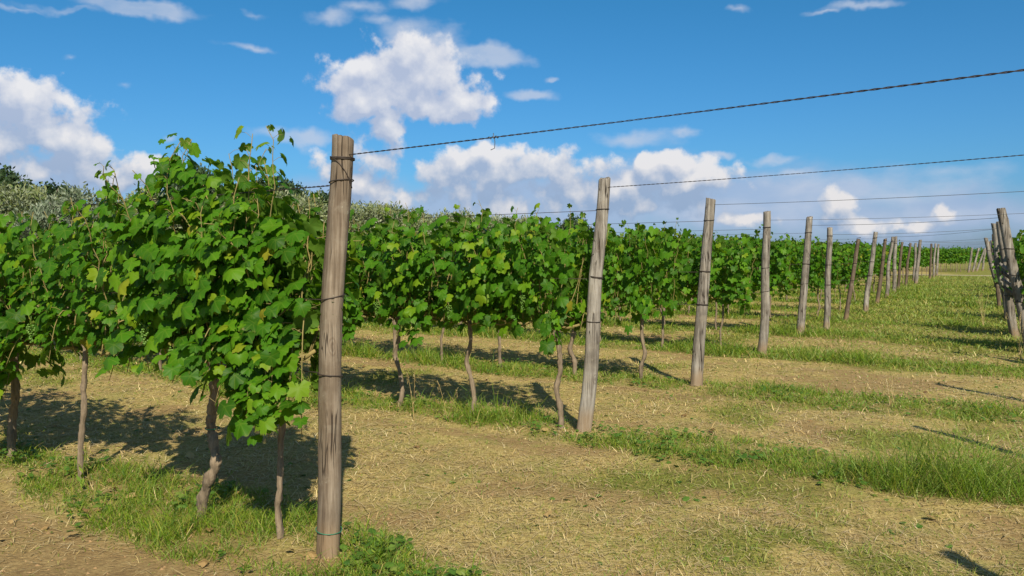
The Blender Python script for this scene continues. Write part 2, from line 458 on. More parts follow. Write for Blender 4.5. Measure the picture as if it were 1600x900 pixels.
# green tufty grass along the rows
rng = np.random.default_rng(11)
x, y, d = sample(rng, 1300000, 2.6, 50, 1.55)
sm = strip_mask(x, y)
keep = rng.random(len(x)) < smooth(.15, .9, sm) * .95
x, y, d, sm = x[keep], y[keep], d[keep], sm[keep]
s, t = rowco(x, y)
# tufts: pull blades towards clump centres
tuft = fbm(x * 5, y * 5, 2)
keep = rng.random(len(x)) < smooth(.2, .5, tuft)
x, y, d, sm, tuft, t, s = (v[keep] for v in (x, y, d, sm, tuft, t, s))
n = len(x)
lush = .42 + 1.0 * smooth(.35, .7, fbm(x * .6 + 11, y * .6 + 2, 2))
lush = lush * np.where(s > 2.0, 1.45, .78)
lush = lush * (1 + .45 * np.exp(-((s - 3.3) / .7) ** 2) * smooth(-1.6, -3.0, t))
length = (.03 + .13 * rng.random(n) ** 1.5) * lush * (.5 + .7 * sm) * (.55 + .95 * tuft)
length = np.where(rng.random(n) < .03, length * 1.9, length)
width = (.0026 + .0032 * rng.random(n)) * np.clip(d / 6, 1, 5)
blades('green_grass', x, y, height(x, y) - .004, rng.random(n) * 2 * PI, length, width, .55 + .44 * rng.random(n), .15 + .6 * rng.random(n),
       M_GRASS, 'green tufted grass growing in bands along the vine rows', 'grass', rng)
print('grass', n)

# short mixed sward
rng = np.random.default_rng(12)
x, y, d = sample(rng, 420000, 2.6, 62, 1.5)
gm = green_mask(x, y); so = soil_mask(x, y)
keep = (rng.random(len(x)) < .24 + .76 * smooth(.05, .7, gm)) & (rng.random(len(x)) > so * .8)
x, y, d, gm = x[keep], y[keep], d[keep], gm[keep]; n = len(x)
length = (.018 + .05 * rng.random(n)) * (.8 + .9 * gm) * np.clip(d / 12, 1, 2.2)
width = (.003 + .003 * rng.random(n)) * np.clip(d / 5, 1, 6)
blades('short_grass', x, y, height(x, y) - .003, rng.random(n) * 2 * PI, length, width, .4 + .55 * rng.random(n), .3 + .6 * rng.random(n),
       M_SWARD, 'short yellow-green mown grass of the headland', 'grass', rng)
print('sward', n)

# mown straw lying about and dry stubble
rng = np.random.default_rng(13)
x, y, d = sample(rng, 330000, 2.6, 48, 1.6)
gm = green_mask(x, y); so = soil_mask(x, y); sm = strip_mask(x, y)
cl = fbm(x * 1.8 + 7, y * 1.8 + 4, 3)
keep = (rng.random(len(x)) > so * .93) & (rng.random(len(x)) > gm * .75) & (rng.random(len(x)) > sm * .6) & (rng.random(len(x)) < .35 + 1.0 * smooth(.3, .6, cl))
x, y, d = x[keep], y[keep], d[keep]; n = len(x)
lying = rng.random(n) < .72
length = np.where(lying, .03 + .12 * rng.random(n) ** 1.8, .015 + .045 * rng.random(n))
tus = smooth(.55, .7, fbm(x * 3.1 + 50, y * 3.1 + 12, 2))
length = length * (1 + .9 * tus * (~lying))
length = np.where(rng.random(n) < .006, length * 2.3, length)
width = (.0022 + .0026 * rng.random(n)) * np.clip(d / 4.5, 1, 6)
up = np.where(lying, rng.random(n) * .22 - .03, .35 + .6 * rng.random(n))
blades('dry_straw', x, y, height(x, y) + np.where(lying, .003 + .014 * rng.random(n), -.003), rng.random(n) * 2 * PI, length, width, up, .1 * rng.random(n) + .3 * (~lying) * rng.random(n),
       M_STRAW, 'mown straw and dry stubble strewn over the ground', 'straw', rng)
print('straw', n)

# small clods of earth
rng = np.random.default_rng(14)
x, y, d = sample(rng, 26000, 2.8, 14, 1.2)
so = soil_mask(x, y)
keep = rng.random(len(x)) < smooth(.3, .8, so) * .5
x, y = x[keep], y[keep]; n = len(x); z = height(x, y)
r = .003 + .012 * rng.random(n) ** 3
base = np.array([[1, 0, 0], [0, 1, 0], [-1, 0, 0], [0, -1, 0], [0, 0, .8], [0, 0, -.6]], float)
V = base[None] * r[:, None, None] * (.6 + .8 * rng.random((n, 6, 1))) + np.stack([x, y, z], -1)[:, None]
f = np.array([[0, 1, 4], [1, 2, 4], [2, 3, 4], [3, 0, 4], [1, 0, 5], [2, 1, 5], [3, 2, 5], [0, 3, 5]])
loops = (np.arange(n)[:, None] * 6 + f.ravel()[None]).ravel()
M_CLOD = plain('dry_earth_clod', (.29, .18, .085), .95)
tag(obj('earth_clods', fast_mesh('earth_clods', V.reshape(-1, 3), loops, np.full(n * 8, 3)), M_CLOD), 'small dry crumbs of reddish earth on the bare patches', 'earth', None, 'stuff')

# ---------------------------------------------------------------- vine leaves
HALF = [(0, 1.0), (7, .88), (11, .92), (18, .80), (26, .68), (33, .76), (39, .80), (44, .88), (51, .98), (57, .87), (62, .90), (71, .80), (82, .70), (91, .76), (98, .77), (104, .84), (112, .87), (119, .78), (126, .79), (138, .72), (150, .68), (161, .56), (172, .2)]
HALF1 = [(0, 1.0), (13, .86), (26, .69), (40, .84), (51, .96), (64, .86), (82, .70), (98, .79), (112, .86), (132, .74), (156, .6), (172, .2)]
HALF2 = [(0, 1.0), (26, .72), (50, .95), (82, .72), (112, .86), (155, .6)]
def leaf_template(half, rng):
    pts = [(a, r) for a, r in half] + [(-a, r) for a, r in half[:0:-1]]
    P = [(0, 0, 0)]
    fold = -.05 + .50 * rng.random(); droop = .08 + .50 * rng.random(); ph = rng.random() * 6
    n = len(pts); rings = (.5, 1.0) if n > 30 else (1.0,)
    jit = 1 + .12 * (rng.random(n) - .5); dep = .45 + 1.0 * rng.random(); wx = .86 + .26 * rng.random()
    for f in rings:
        for q, (a, r) in enumerate(pts):
            r = max(.15, (.80 + (r - .80) * dep if 8 < abs(a) < 165 else r)) * jit[q]
            if f < 1: r = .5 * (.35 * r + .65 * .78)
            t = math.radians(a); P.append((wx * r * math.sin(t), r * math.cos(t), 0))
    P = np.array(P)
    rr = np.hypot(P[:, 0], P[:, 1]); th = np.arctan2(P[:, 0], P[:, 1])
    uv = P[:, :2].copy()
    P[:, 2] = fold * np.sqrt(P[:, 0] ** 2 + .01) - droop * rr ** 2 + .09 * np.sin(3 * th + ph) * rr ** 1.5 + .045 * np.sin(7 * th + ph * 2) * rr ** 2
    T = [(0, 1 + (k + 1) % n, 1 + k) for k in range(n)]
    if len(rings) == 2:
        for k in range(n):
            k2 = (k + 1) % n
            T += [(1 + k, 1 + k2, 1 + n + k2), (1 + k, 1 + n + k2, 1 + n + k)]
    return P, np.array(T), uv
_r = np.random.default_rng(5)
TEMPL = [[leaf_template(h, _r) for _ in range(12)] for h in (HALF, HALF1, HALF2)]

def add_leaves(mb, pos, nrm, tip, size, lod, rng):
    nrm = nrm / (np.linalg.norm(nrm, axis=1)[:, None] + 1e-9)
    tip = tip - nrm * np.sum(tip * nrm, 1)[:, None]; tip /= np.linalg.norm(tip, axis=1)[:, None] + 1e-9
    sx = np.cross(tip, nrm)
    R = np.stack([sx, tip, nrm], -1)
    which = rng.integers(0, 12, len(pos))
    for w in range(12):
        P, T, uv = TEMPL[lod][w]
        q = which == w
        if not q.any(): continue
        V = np.einsum('nij,mj->nmi', R[q], P) * size[q][:, None, None] + pos[q][:, None]
        n = q.sum()
        loops = (np.arange(n)[:, None] * len(P) + T.ravel()[None]).ravel()
        mb.add(V.reshape(-1, 3), loops=loops, totals=np.full(n * len(T), 3), uv=np.tile(uv[T.ravel()], (n, 1)))

def scatter_leaves(name, x, y, size, lift, mat, label, cat, rng):
    n = len(x); mb = MB()
    nr = np.stack([.9 * (rng.random(n) - .5), .9 * (rng.random(n) - .5), np.full(n, 1.0)], -1)
    a = rng.random(n) * 2 * PI
    add_leaves(mb, np.stack([x, y, height(x, y) + lift], -1), nr, np.stack([np.cos(a), np.sin(a), np.zeros(n)], -1), size, 2, rng)
    return tag(obj(name, mb.mesh(name), mat), label, cat, None, 'stuff')

rng = np.random.default_rng(15)
x, y, d = sample(rng, 90000, 2.8, 20, 1.5)
sm = strip_mask(x, y); cl = fbm(x * 2.6 + 31, y * 2.6 + 5, 2)
kp = (rng.random(len(x)) < smooth(.1, .7, sm) * smooth(.45, .65, cl) * .6) | (rng.random(len(x)) < .025 * smooth(.5, .65, cl))
x, y, d, sm = x[kp], y[kp], d[kp], sm[kp]
scatter_leaves('broadleaf_weeds', x, y, .010 + .022 * rng.random(len(x)), .01 + .09 * rng.random(len(x)) * sm, M_WEED, 'low broad-leaved weeds mixed into the grass bands', 'weeds', rng)
print('weeds', len(x))
x, y, d = sample(rng, 5000, 2.8, 16, 1.3)
dd, kk, s_, t_ = row_dist(x, y)
kp = rng.random(len(x)) < .3 * np.exp(-(dd / .5) ** 2) * smooth(-.3, .5, t_) + .008
x, y = x[kp], y[kp]
scatter_leaves('fallen_leaves', x, y,   .022 + .028 * rng.random(len(x)), .015 + .02 * rng.random(len(x)), M_DEADLEAF, 'dry brown fallen vine leaves on the ground under the rows', 'leaves', rng)
print('fallen', len(x))

def gen_canopy(rng, L, top, bottom=.72, cord=.9, shoots=14, hang=5, half=.33, lod=0, filler=140, tall=(), cane=True, lsize=1.0, x0=0.0, droop_x=None, hang_side=0):
    """returns (leaf mesh, cane mesh). local x runs along the row, y across it; top(x) limits the shoots"""
    lm = MB(); cm = MB()
    PO, NO, TI, SZ = [], [], [], []
    step = .075 if lod == 0 else (.085 if lod == 1 else .11)
    def leafat(p, out, sz, spread=1.0):
        side = out
        fy = .15 + 1.15 * rng.random()
        nrm = np.array([side[0] + .55 * (rng.random() - .5), side[1] + .4 * (rng.random() - .5), fy]) + .55 * spread * (rng.random(3) - .5)
        tp = np.array([side[0] * .5 + .9 * (rng.random() - .5), side[1] * .5 + .5 * (rng.random() - .5), -.9 + .5 * (rng.random() - .5)])
        PO.append(p); NO.append(nrm); TI.append(tp); SZ.append(sz * lsize * .98)
    specs = []
    for q in range(shoots):
        sx = x0 + L * ((q + rng.random()) / shoots - .5)
        lim = top(sx) + .16 * (rng.random() - .55)
        specs.append((sx, lim, 1, 0))
    for q in range(hang):
        sx = x0 + L * (rng.random() - .5) if droop_x is None else droop_x[q % len(droop_x)] + .12 * (rng.random() - .5)
        specs.append((sx, bottom + .12 * (rng.random() - .5), -1, 0))
    for (sx, lim) in tall: specs.append((sx, lim, 1, 1))
    for (sx, lim, sgn, istall) in specs:
        side = 1 if rng.random() < .56 else -1
        if sgn < 0 and hang_side: side = hang_side
        if sgn > 0:
            nseg = max(3, int((lim - cord) / .09)); z0 = cord + .1 * (rng.random() - .5)
            bulge = half * (.15 + .75 * rng.random()) * side * (0.3 if istall else 1); lx = .35 * (rng.random() - .5) * (.2 if istall else 1)
            u = np.linspace(0, 1, nseg + 1)
            P = np.stack([sx + lx * u + .03 * rng.standard_normal(nseg + 1) * u, bulge * np.sin(u * PI * .72) * (.5 + .8 * u), z0 + (lim - z0) * u], -1)
            if not istall and rng.random() < .55:    # tips flop over
                P[:, 1] += side * .25 * np.clip(u - .7, 0, 1) / .3 * rng.random(); P[:, 2] -= .12 * (np.clip(u - .75, 0, 1) / .25) ** 2
        else:
            nseg = 6; u = np.linspace(0, 1, nseg + 1); z0 = cord + .25 * rng.random()
            rch = half * (.6 + .6 * rng.random()) * side
            P = np.stack([sx + .25 * (rng.random() - .5) * u, rch * np.sqrt(u), z0 + .1 * np.sin(u * PI) + (lim - z0) * u ** 1.6], -1)
        if cane: cm.tube(P, np.linspace(.0048, .0022, len(P)), 5)
        seg = np.linalg.norm(np.diff(P, axis=0), axis=1); cum = np.concatenate(([0], np.cumsum(seg))); tot = cum[-1]
        dd = .05; alt = 1
        while dd < tot:
            p = np.array([np.interp(dd, cum, P[:, c]) for c in range(3)])
            f = dd / tot
            alt = -alt
            sz = (.036 + .054 * rng.random() ** 1.05) * (1 - .45 * max(0, f - .72) / .28 if sgn > 0 else 1)
            a = rng.random() * 2 * PI
            oy = (1 if p[1] + .25 * half * alt > 0 else -1) if rng.random() < .8 else alt
            out = np.array([.75 * math.cos(a), oy * (.35 + .65 * rng.random()), 0])
            if istall and f > .5: sz *= 1.15
            if istall and f > .6: out = np.array([math.cos(a), math.sin(a), 0])
            pet = (.05 + .07 * rng.random()) * (1 - .4 * f)
            e = p + np.array([out[0] * pet, out[1] * pet, .015 + .02 * rng.random()])
            if cane and lod == 0: cm.tube([p, (p + e) / 2 + [0, 0, .012], e], .0014, 3, cap=False)
            leafat(e, out, sz)
            if rng.random() < (.75 if f < .8 else .3):        # lateral shoots
                o2 = np.array([.8 * (rng.random() - .5), oy * (.4 + .6 * rng.random()), 0])
                leafat(p + o2 * (.08 + .14 * rng.random()) + [0, 0, .1 * (rng.random() - .5)], o2, sz * (.6 + .35 * rng.random()))
            dd += step * (.8 + .4 * rng.random())
    for q in range(filler):
        sx = x0 + L * (rng.random() - .5); tp_ = top(sx) - .07
        u = rng.random(); z = bottom + .12 + (tp_ - bottom - .12) * u
        sg = 1 if rng.random() < .55 else -1
        w = half * (.55 + .45 * math.sin(PI * min(1, u * 1.1)))
        leafat(np.array([sx, sg * w * (.45 + .65 * rng.random()), z]), np.array([.5 * (rng.random() - .5), sg, 0]), .042 + .050 * rng.random())
    add_leaves(lm, np.array(PO), np.array(NO), np.array(TI), np.array(SZ), lod, rng)
    if cane:   # the cordon itself
        xs = np.linspace(-.5, .5, 9) * L * .95 + x0
        cm.tube(np.stack([xs, .012 * rng.standard_normal(9), cord + .02 * rng.standard_normal(9)], -1), .011 + .002 * rng.standard_normal(9), 6, wob=.2, rng=rng)
    return lm, cm

def trunk_mb(rng, path, r0, r1, mb=None, sides=10, mat=0):
    mb = mb or MB(); path = np.asarray(path, float)
    n = max(8, len(path) * 6) if sides > 7 else len(path) * 2
    tt = np.linspace(0, len(path) - 1, n)
    P = np.stack([np.interp(tt, np.arange(len(path)), path[:, c]) for c in range(3)], -1)
    for _ in range(3): P[1:-1] = (P[:-2] + 2 * P[1:-1] + P[2:]) / 4
    rad = np.linspace(r0, r1, n) * (1 + .10 * np.sin(np.arange(n) * .9 + rng.random() * 6) + .06 * rng.standard_normal(n))
    rad[0] *= 1.5; rad[1] *= 1.2; rad[-1] *= 1.15
    P[1:-1] += .10 * r1 * rng.standard_normal((n - 2, 3)) * [1, 1, 0]
    mb.tube(P, np.clip(rad, r1 * .6, None), sides, mat=mat, wob=.42, rng=rng)
    return mb

def grape_mb(rng):
    mb = MB()
    # small icosphere
    t = (1 + 5 ** .5) / 2
    iv = np.array([(-1, t, 0), (1, t, 0), (-1, -t, 0), (1, -t, 0), (0, -1, t), (0, 1, t), (0, -1, -t), (0, 1, -t), (t, 0, -1), (t, 0, 1), (-t, 0, -1), (-t, 0, 1)], float); iv /= np.linalg.norm(iv[0])
    fi = [(0, 11, 5), (0, 5, 1), (0, 1, 7), (0, 7, 10), (0, 10, 11), (1, 5, 9), (5, 11, 4), (11, 10, 2), (10, 7, 6), (7, 1, 8), (3, 9, 4), (3, 4, 2), (3, 2, 6), (3, 6, 8), (3, 8, 9), (4, 9, 5), (2, 4, 11), (6, 2, 10), (8, 6, 7), (9, 8, 1)]
    for _ in range(55):
        u = rng.random(); rr = .034 * (1 - .75 * u) * (rng.random() ** .4); a = rng.random() * 2 * PI
        mb.add(iv * (.0062 + .002 * rng.random()) + [rr * math.cos(a), rr * math.sin(a), -.13 * u], faces=fi)
    mb.tube([(0, 0, .05), (.004, 0, .02), (0, 0, -.08)], .002, 4)
    return mb
GRAPES = []
for s_ in range(2):
    me = grape_mb(np.random.default_rng(60 + s_)).mesh('grape_bunch', True); me.materials.append(M_GRAPE); GRAPES.append(me)

ROW_ANG = math.atan2(RD[1], RD[0])
def at_row(r, b, off=0.0):
    p = np.array(END_POSTS[r][:2]) + RD * b + ES * off
    return float(p[0]), float(p[1])

ORD = ['first', 'second', 'third', 'fourth', 'fifth', 'sixth', 'seventh', 'eighth', 'ninth', 'tenth', 'eleventh', 'twelfth', 'thirteenth', 'fourteenth', 'fifteenth', 'sixteenth', 'seventeenth', 'eighteenth']
VG = 'grapevines trained along the wires'

def make_vine(lm, cm, tm, grapes=(), name='grapevine'):
    root = bpy.data.objects.new(name, None); root.empty_display_size = .2; link(root)
    obj('foliage', lm.mesh('foliage', True), M_LEAF, root)
    if cm is not None and cm.n: obj('canes', cm.mesh('canes', True), M_CANE, root)
    obj('trunk', tm.mesh('trunk', True), M_BARK, root)
    for gi, gp in enumerate(grapes):
        o = obj('grape_bunch', GRAPES[gi % 2], M_GRAPE, root, gp, gi * 1.3)
    return root

# --- first row: five vines shaped after the photograph
def pw(*pts):
    xs = [p[0] for p in pts]; ys = [p[1] for p in pts]
    return lambda x: float(np.interp(x, xs, ys))
first_row = [
    # b, params, trunk path (local), r0, r1, grapes, label
    (.36, dict(L=.58, x0=.02, top=pw((-.4, 1.72), (0, 1.84), (.4, 1.98)), bottom=.69, cord=1.05, shoots=12, hang=14, half=.28, filler=210, droop_x=[-.28, -.20, -.10, 0, .10, .18, -.15], hang_side=1), [(.015, 0, -.05), (.02, .02, .16), (.0, .02, .3), (.01, .01, .5), (-.02, .01, .75), (-.01, 0, 1.05)], .019, .015,
     [], 'young grapevine with slender straight trunk right beside the thick brown post'),
    (.97, dict(L=.98, top=pw((-.55, 1.92), (-.25, 2.02), (-.05, 2.16), (.1, 2.26), (.32, 2.26), (.5, 2.02)), bottom=.86, cord=.97, shoots=30, hang=9, droop_x=[-.55, -.42, .38, .45, .3, -.3, .42], half=.42, filler=430, tall=((-.42, 2.34), (-.40, 2.27), (.12, 2.28), (.18, 2.30)), x0=-.02),
     [(.11, .02, -.05), (.075, .02, .13), (.0, .03, .25), (-.065, .02, .36), (.0, .0, .46), (.045, -.01, .56), (.02, 0, .64), (-.01, 0, .76), (0, 0, .98)], .031, .026, [(-.05, .30, 1.08), (.2, .32, 1.2)],
     'big bushy grapevine with a thick crooked trunk bent like an S'),
    (2.45, dict(L=.84, x0=-.06, top=pw((-.5, 2.0), (-.1, 2.03), (.2, 1.9), (.5, 1.66)), bottom=.82, cord=.92, shoots=13, hang=4, half=.27, filler=130), [(.03, 0, -.05), (.015, .01, .15), (.03, 0, .32), (-.015, 0, .5), (.005, 0, .66), (-.03, 0, .8), (-.02, 0, .98)], .022, .018,
     [(.1, .3, 1.12)], 'grapevine with thin upright trunk, the next one beyond the crooked trunk'),
    (3.45, dict(L=1.08, x0=.06, top=pw((-.6, 1.62), (-.25, 1.84), (.05, 1.95), (.6, 1.95)), bottom=.50, cord=.9, shoots=19, hang=14, hang_side=1, half=.38, filler=280), [(.05, 0, -.05), (.03, .01, .15), (.045, 0, .32), (-.02, 0, .5), (.01, 0, .7), (0, 0, .95)], .030, .024,
     [(.1, .3, 1.08)], 'grapevine with leaning dark trunk near the edge of the photo, fourth from the brown post'),
    (4.5, dict(L=1.2, top=pw((-.6, 1.93), (.6, 1.93)), bottom=.66, cord=.9, shoots=14, hang=5, half=.36, filler=160), [(0, 0, -.05), (-.03, .01, .2), (.01, 0, .45), (0, 0, .93)], .032, .026, [],
     'grapevine at the very edge of the photo, fifth from the thick brown post'),
    (5.55, dict(L=1.2, top=pw((-.6, 1.93), (.6, 1.93)), bottom=.7, cord=.9, shoots=12, hang=4, half=.36, filler=120), [(0, 0, -.05), (-.03, .01, .2), (.01, 0, .45), (0, 0, .93)], .032, .026, [],
     'grapevine in the front row, sixth from the thick brown post'),
]
for vi, (b, pr, path, r0, r1, gr, lab) in enumerate(first_row):
    rng = np.random.default_rng(100 + vi)
    lm, cm = gen_canopy(rng, lod=0, **pr)
    v = make_vine(lm, cm, trunk_mb(rng, path, r0, r1, sides=12), gr)
    x, y = at_row(0, b); v.location = (x, y, hgt(x, y)); v.rotation_euler = (0, 0, ROW_ANG)
    tag(v, lab, 'grapevine', VG)
    if vi == 1:   # green tie round the trunk
        me = MB(); aa = np.linspace(0, 2 * PI, 13)
        me.tube(np.stack([.02 + .041 * np.cos(aa), .041 * np.sin(aa), .55 + 0 * aa], -1), .004, 5, cap=False)
        obj('tie', me.mesh('tie', True), M_TIE, v)

# --- shared vines for the rows behind
PROTO = {}
def proto(key, seed, lod, **kw):
    rng = np.random.default_rng(seed)
    top0 = kw.pop('top0'); wob = rng.random(8)
    top = lambda x: top0 + .30 * (np.interp(x, np.linspace(-.6, .6, 8), wob) - .5)
    lm, cm = gen_canopy(rng, L=1.18, top=top, lod=lod, **kw)
    bx, by = .06 * (rng.random() - .5), .05 * (rng.random() - .5)
    path = [(bx * 1.6, by, -.05), (bx + .07 * (rng.random() - .5), .04 * (rng.random() - .5), .16), (.11 * (rng.random() - .5), .05 * (rng.random() - .5), .34), (.09 * (rng.random() - .5), 0, .52), (.06 * (rng.random() - .5), 0, .7), (0, 0, .92)]
    r0 = .019 + .012 * rng.random()
    if lod == 2:
        tm = trunk_mb(rng, path, r0, r0 * .8, sides=6)
        ml = lm.mesh('foliage', True); ml.materials.append(M_LEAF)
        mt = tm.mesh('trunk', True); mt.materials.append(M_BARK)
        PROTO.setdefault(key, []).append((ml, None, mt, []))
    else:
        tm = trunk_mb(rng, path, r0, r0 * .8, sides=10 if lod == 0 else 8)
        ml = lm.mesh('foliage', True); ml.materials.append(M_LEAF)
        mc = cm.mesh('canes', True); mc.materials.append(M_CANE)
        mt = tm.mesh('trunk', True); mt.materials.append(M_BARK)
        gp = [(.3 * (rng.random() - .5) * 2, .30 * (1 if rng.random() < .8 else -1), 1.05 + .2 * rng.random()) for _ in range(2)] if lod == 0 else []
        PROTO.setdefault(key, []).append((ml, mc, mt, gp))
for s_ in range(6): proto('near', 200 + s_, 0, top0=1.93, bottom=.74, cord=.92, shoots=15, hang=5, half=.33, filler=170, lsize=1.13, tall=((.5 * ((s_ * 37 % 10) / 10 - .5), 2.08),) if s_ % 2 else ())
for s_ in range(6): proto('mid', 300 + s_, 1, top0=1.97, bottom=.70, cord=.92, shoots=14, hang=5, half=.34, filler=170, lsize=1.13, tall=((.5 * ((s_ * 37 % 10) / 10 - .5), 2.15),) if s_ % 2 else ())
for s_ in range(5): proto('far', 400 + s_, 2, top0=1.98, bottom=.68, cord=.92, shoots=13, hang=5, half=.36, filler=150, cane=False, lsize=1.2, tall=((.2, 2.15),) if s_ % 2 else ())

def put_vine(kind, rng, x, y, label, flip=False, group=VG, ang=ROW_ANG, name='grapevine', tilt=0):
    z = hgt(x, y)
    ch = PROTO[kind][int(rng.integers(0, len(PROTO[kind])))]
    sc = (.92 + .14 * rng.random(), .88 + .26 * rng.random(), .93 + .12 * rng.random())
    if True:
        o = bpy.data.objects.new(name, None); o.empty_display_size = .2; link(o)
        for nm, me in (('foliage', ch[0]), ('canes', ch[1]), ('trunk', ch[2])):
            if me is None: continue
            c = bpy.data.objects.new(nm, me); link(c); c.parent = o
        for gi, gp in enumerate(ch[3]):
            c = bpy.data.objects.new('grape_bunch', GRAPES[gi % 2]); link(c); c.parent = o; c.location = gp
    o.location = (x, y, z); o.rotation_euler = (0, 0, ang + (PI if flip else 0)); o.scale = sc
    tag(o, label, 'grapevine', group)
    return o

rng = np.random.default_rng(21)
for r in range(1, len(END_POSTS)):
    kind = 'near' if r == 1 else ('mid' if r < 7 else 'far')
    b = .27 if r == 1 else .66
    for q in range(VINES_PER_ROW[r]):
        if r > 1 or q > 0: bb = b + .12 * (rng.random() - .5)
        else: bb = b
        x, y = at_row(r, bb)
        kk = 'far' if (kind == 'mid' and q > 9) else kind
        if q == 0: lab = 'grapevine at the open end of the %s row, right behind its end post' % ORD[r]
        else: lab = 'grapevine %s from the end post in the %s row from the camera' % (ORD[q], ORD[r])
        v = put_vine(kk, rng, x, y, lab, flip=rng.random() < .3)
        if q == 0:
            v.scale[0] *= .84
            if r == 1:
                for c in v.children:
                    if c.name.split('.')[0] in ('foliage', 'canes'): c.location.x += .30
        b += (.95 if q == 0 else 1.03) if r == 1 else 1.06

# vines of the block across the headland
for r, p in enumerate(RIGHT_POSTS):
    if r < 3: continue
    for q in range(3 if r < 9 else 2):
        xy = np.array(p[:2]) - RD * (.5 + q * 1.05)
        # start a bit behind the leaning posts
        lab = 'grapevine %s behind the %s leaning post across the grass headland' % (ORD[q], ORD[r])
        put_vine('mid' if r < 6 else 'far', rng, float(xy[0]), float(xy[1]), lab, flip=True, group='grapevines of the block across the headland')

# far block beyond the dirt track
far_o = np.array([31.5, 63.2])
FB = []
for r, p0 in enumerate([(37.1, 65.0), (38.7, 67.2), (40.3, 69.4), (42.1, 71.6), (44.2, 74.0), (46.6, 76.5)]):
    p0 = np.array(p0)
    for q in range(7):
        xy = p0 + RD * (.9 + q * 1.05)
        put_vine('far', rng, float(xy[0]), float(xy[1]), 'grapevine beyond the pale track, %s from the post of far row %s' % (ORD[q], ORD[r]), group='grapevines beyond the dirt track')
    FB.append(p0)
for q in range(10):
    xy = np.array([49.0 + 1.6 * q, 78.0 + .6 * q])
    put_vine('far', rng, float(xy[0]), float(xy[1]), 'grapevine far beyond the track, %s along the line right of the slanting posts' % ORD[q], group='grapevines beyond the dirt track')

# ---------------------------------------------------------------- posts
def post_mesh(rng, hgt_, lx, ly, rad, sides=28, rings=36, tb=(1.10, .24)):
    zs = np.concatenate(([-.12], np.linspace(0, hgt_, rings)))
    a = np.arange(sides) / sides * 2 * PI
    ph = rng.random(6) * 6.28
    base = 1 + .035 * np.sin(2 * a + ph[0]) + .03 * np.sin(3 * a + ph[1]) + .02 * np.sin(5 * a + ph[2])
    for _ in range(3):       # drying splits
        base = base - .09 * np.exp(-((np.angle(np.exp(1j * (a - rng.random() * 6.28)))) / .10) ** 2)
    ca = .010 * rng.standard_normal(4)
    V = []
    bulges = [(rng.random() * hgt_, rng.random() * 6.28, .05 + .07 * rng.random()) for _ in range(7)]
    for z in zs:
        u = max(0, z) / hgt_
        cx = lx * u + ca[0] * math.sin(u * PI * 1.3) + ca[1] * math.sin(u * PI * 2.7); cy = ly * u + ca[2] * math.sin(u * PI * 1.5)
        rr = rad * (tb[0] - tb[1] * u) * base * (1 + .018 * np.sin(z * 5 + ph[3] + a) + .012 * rng.standard_normal(sides) * .5)
        for (bz, ba, bs) in bulges:
            rr = rr * (1 + bs * np.exp(-((z - bz) / .06) ** 2 - (np.angle(np.exp(1j * (a - ba))) / .5) ** 2))
        V.append(np.stack([cx + rr * np.cos(a), cy + rr * np.sin(a), np.full(sides, z)], -1))
    top = V[-1].copy(); top[:, 2] += (.012 * np.cos(a + ph[4]) + .004 * rng.standard_normal(sides)); V[-1] = top
    c = top.mean(0)
    ins = c + (top - c) * .93; ins[:, 2] = top[:, 2] + .006; V.append(ins)
    ins2 = c + (top - c) * .5; ins2[:, 2] = top[:, 2].mean() + .004 + .003 * rng.standard_normal(sides); V.append(ins2)
    mb = MB(); n = len(V); sides_ = sides
    i, j = np.meshgrid(np.arange(n - 1), np.arange(sides_), indexing='ij')
    q = np.stack([i * sides_ + j, i * sides_ + (j + 1) % sides_, (i + 1) * sides_ + (j + 1) % sides_, (i + 1) * sides_ + j], -1).reshape(-1, 4)
    loops = np.concatenate([q.ravel(), (n - 1) * sides_ + np.arange(sides_)]); tot = np.concatenate([np.full(len(q), 4), [sides_]])
    mb.add(np.concatenate(V), loops=loops, totals=tot)
    cen = lambda z: (lx * z / hgt_ + ca[0] * math.sin(z / hgt_ * PI * 1.3) + ca[1] * math.sin(z / hgt_ * PI * 2.7), ly * z / hgt_ + ca[2] * math.sin(z / hgt_ * PI * 1.5))
    return mb.mesh('wooden_post', True), cen

def ring(rng, cx, cy, z, rad, th=.0026, tilt=.06, sag=0, double=False):
    mb = MB(); a = np.linspace(0, 2 * PI, 25); ph = rng.random() * 6.28
    for d_ in ((0, 1) if double else (0,)):
        mb.tube(np.stack([cx + (rad + .002) * np.cos(a), cy + (rad + .002) * np.sin(a), z + tilt * rad * np.sin(a + ph) + d_ * .007], -1), th, 5, cap=False)
    return mb.mesh('wire_tie', True)

CEN = {}
def add_post(spec, seed, label, group, ties=(1.98, 1.36, .95), loose=False):
    x, y, h, lx, ly, rad, tone = spec
    rng = np.random.default_rng(seed)
    far = y > 20
    pm, cen = post_mesh(rng, h, lx, ly, rad, 14 if far else 28, 14 if far else 40, (.98, .06) if tone == 0 else (1.10, .24)); CEN[seed] = cen
    o = obj('wooden_post', pm, M_WOOD[tone], None, (x, y, hgt(x, y)))
    tag(o, label, 'post', group)
    if y < 32:
        for tz in ties:
            tz = tz + .04 * (rng.random() - .5)
            u = tz / h
            c = obj('wire_tie', ring(rng, *cen(tz), tz, rad * ((.98 - .06 * u) if tone == 0 else (1.10 - .24 * u)) * 1.045, .0034 if not far else .005, .25 * rng.random(), double=rng.random() < .5), M_WIRE, o)
    return o

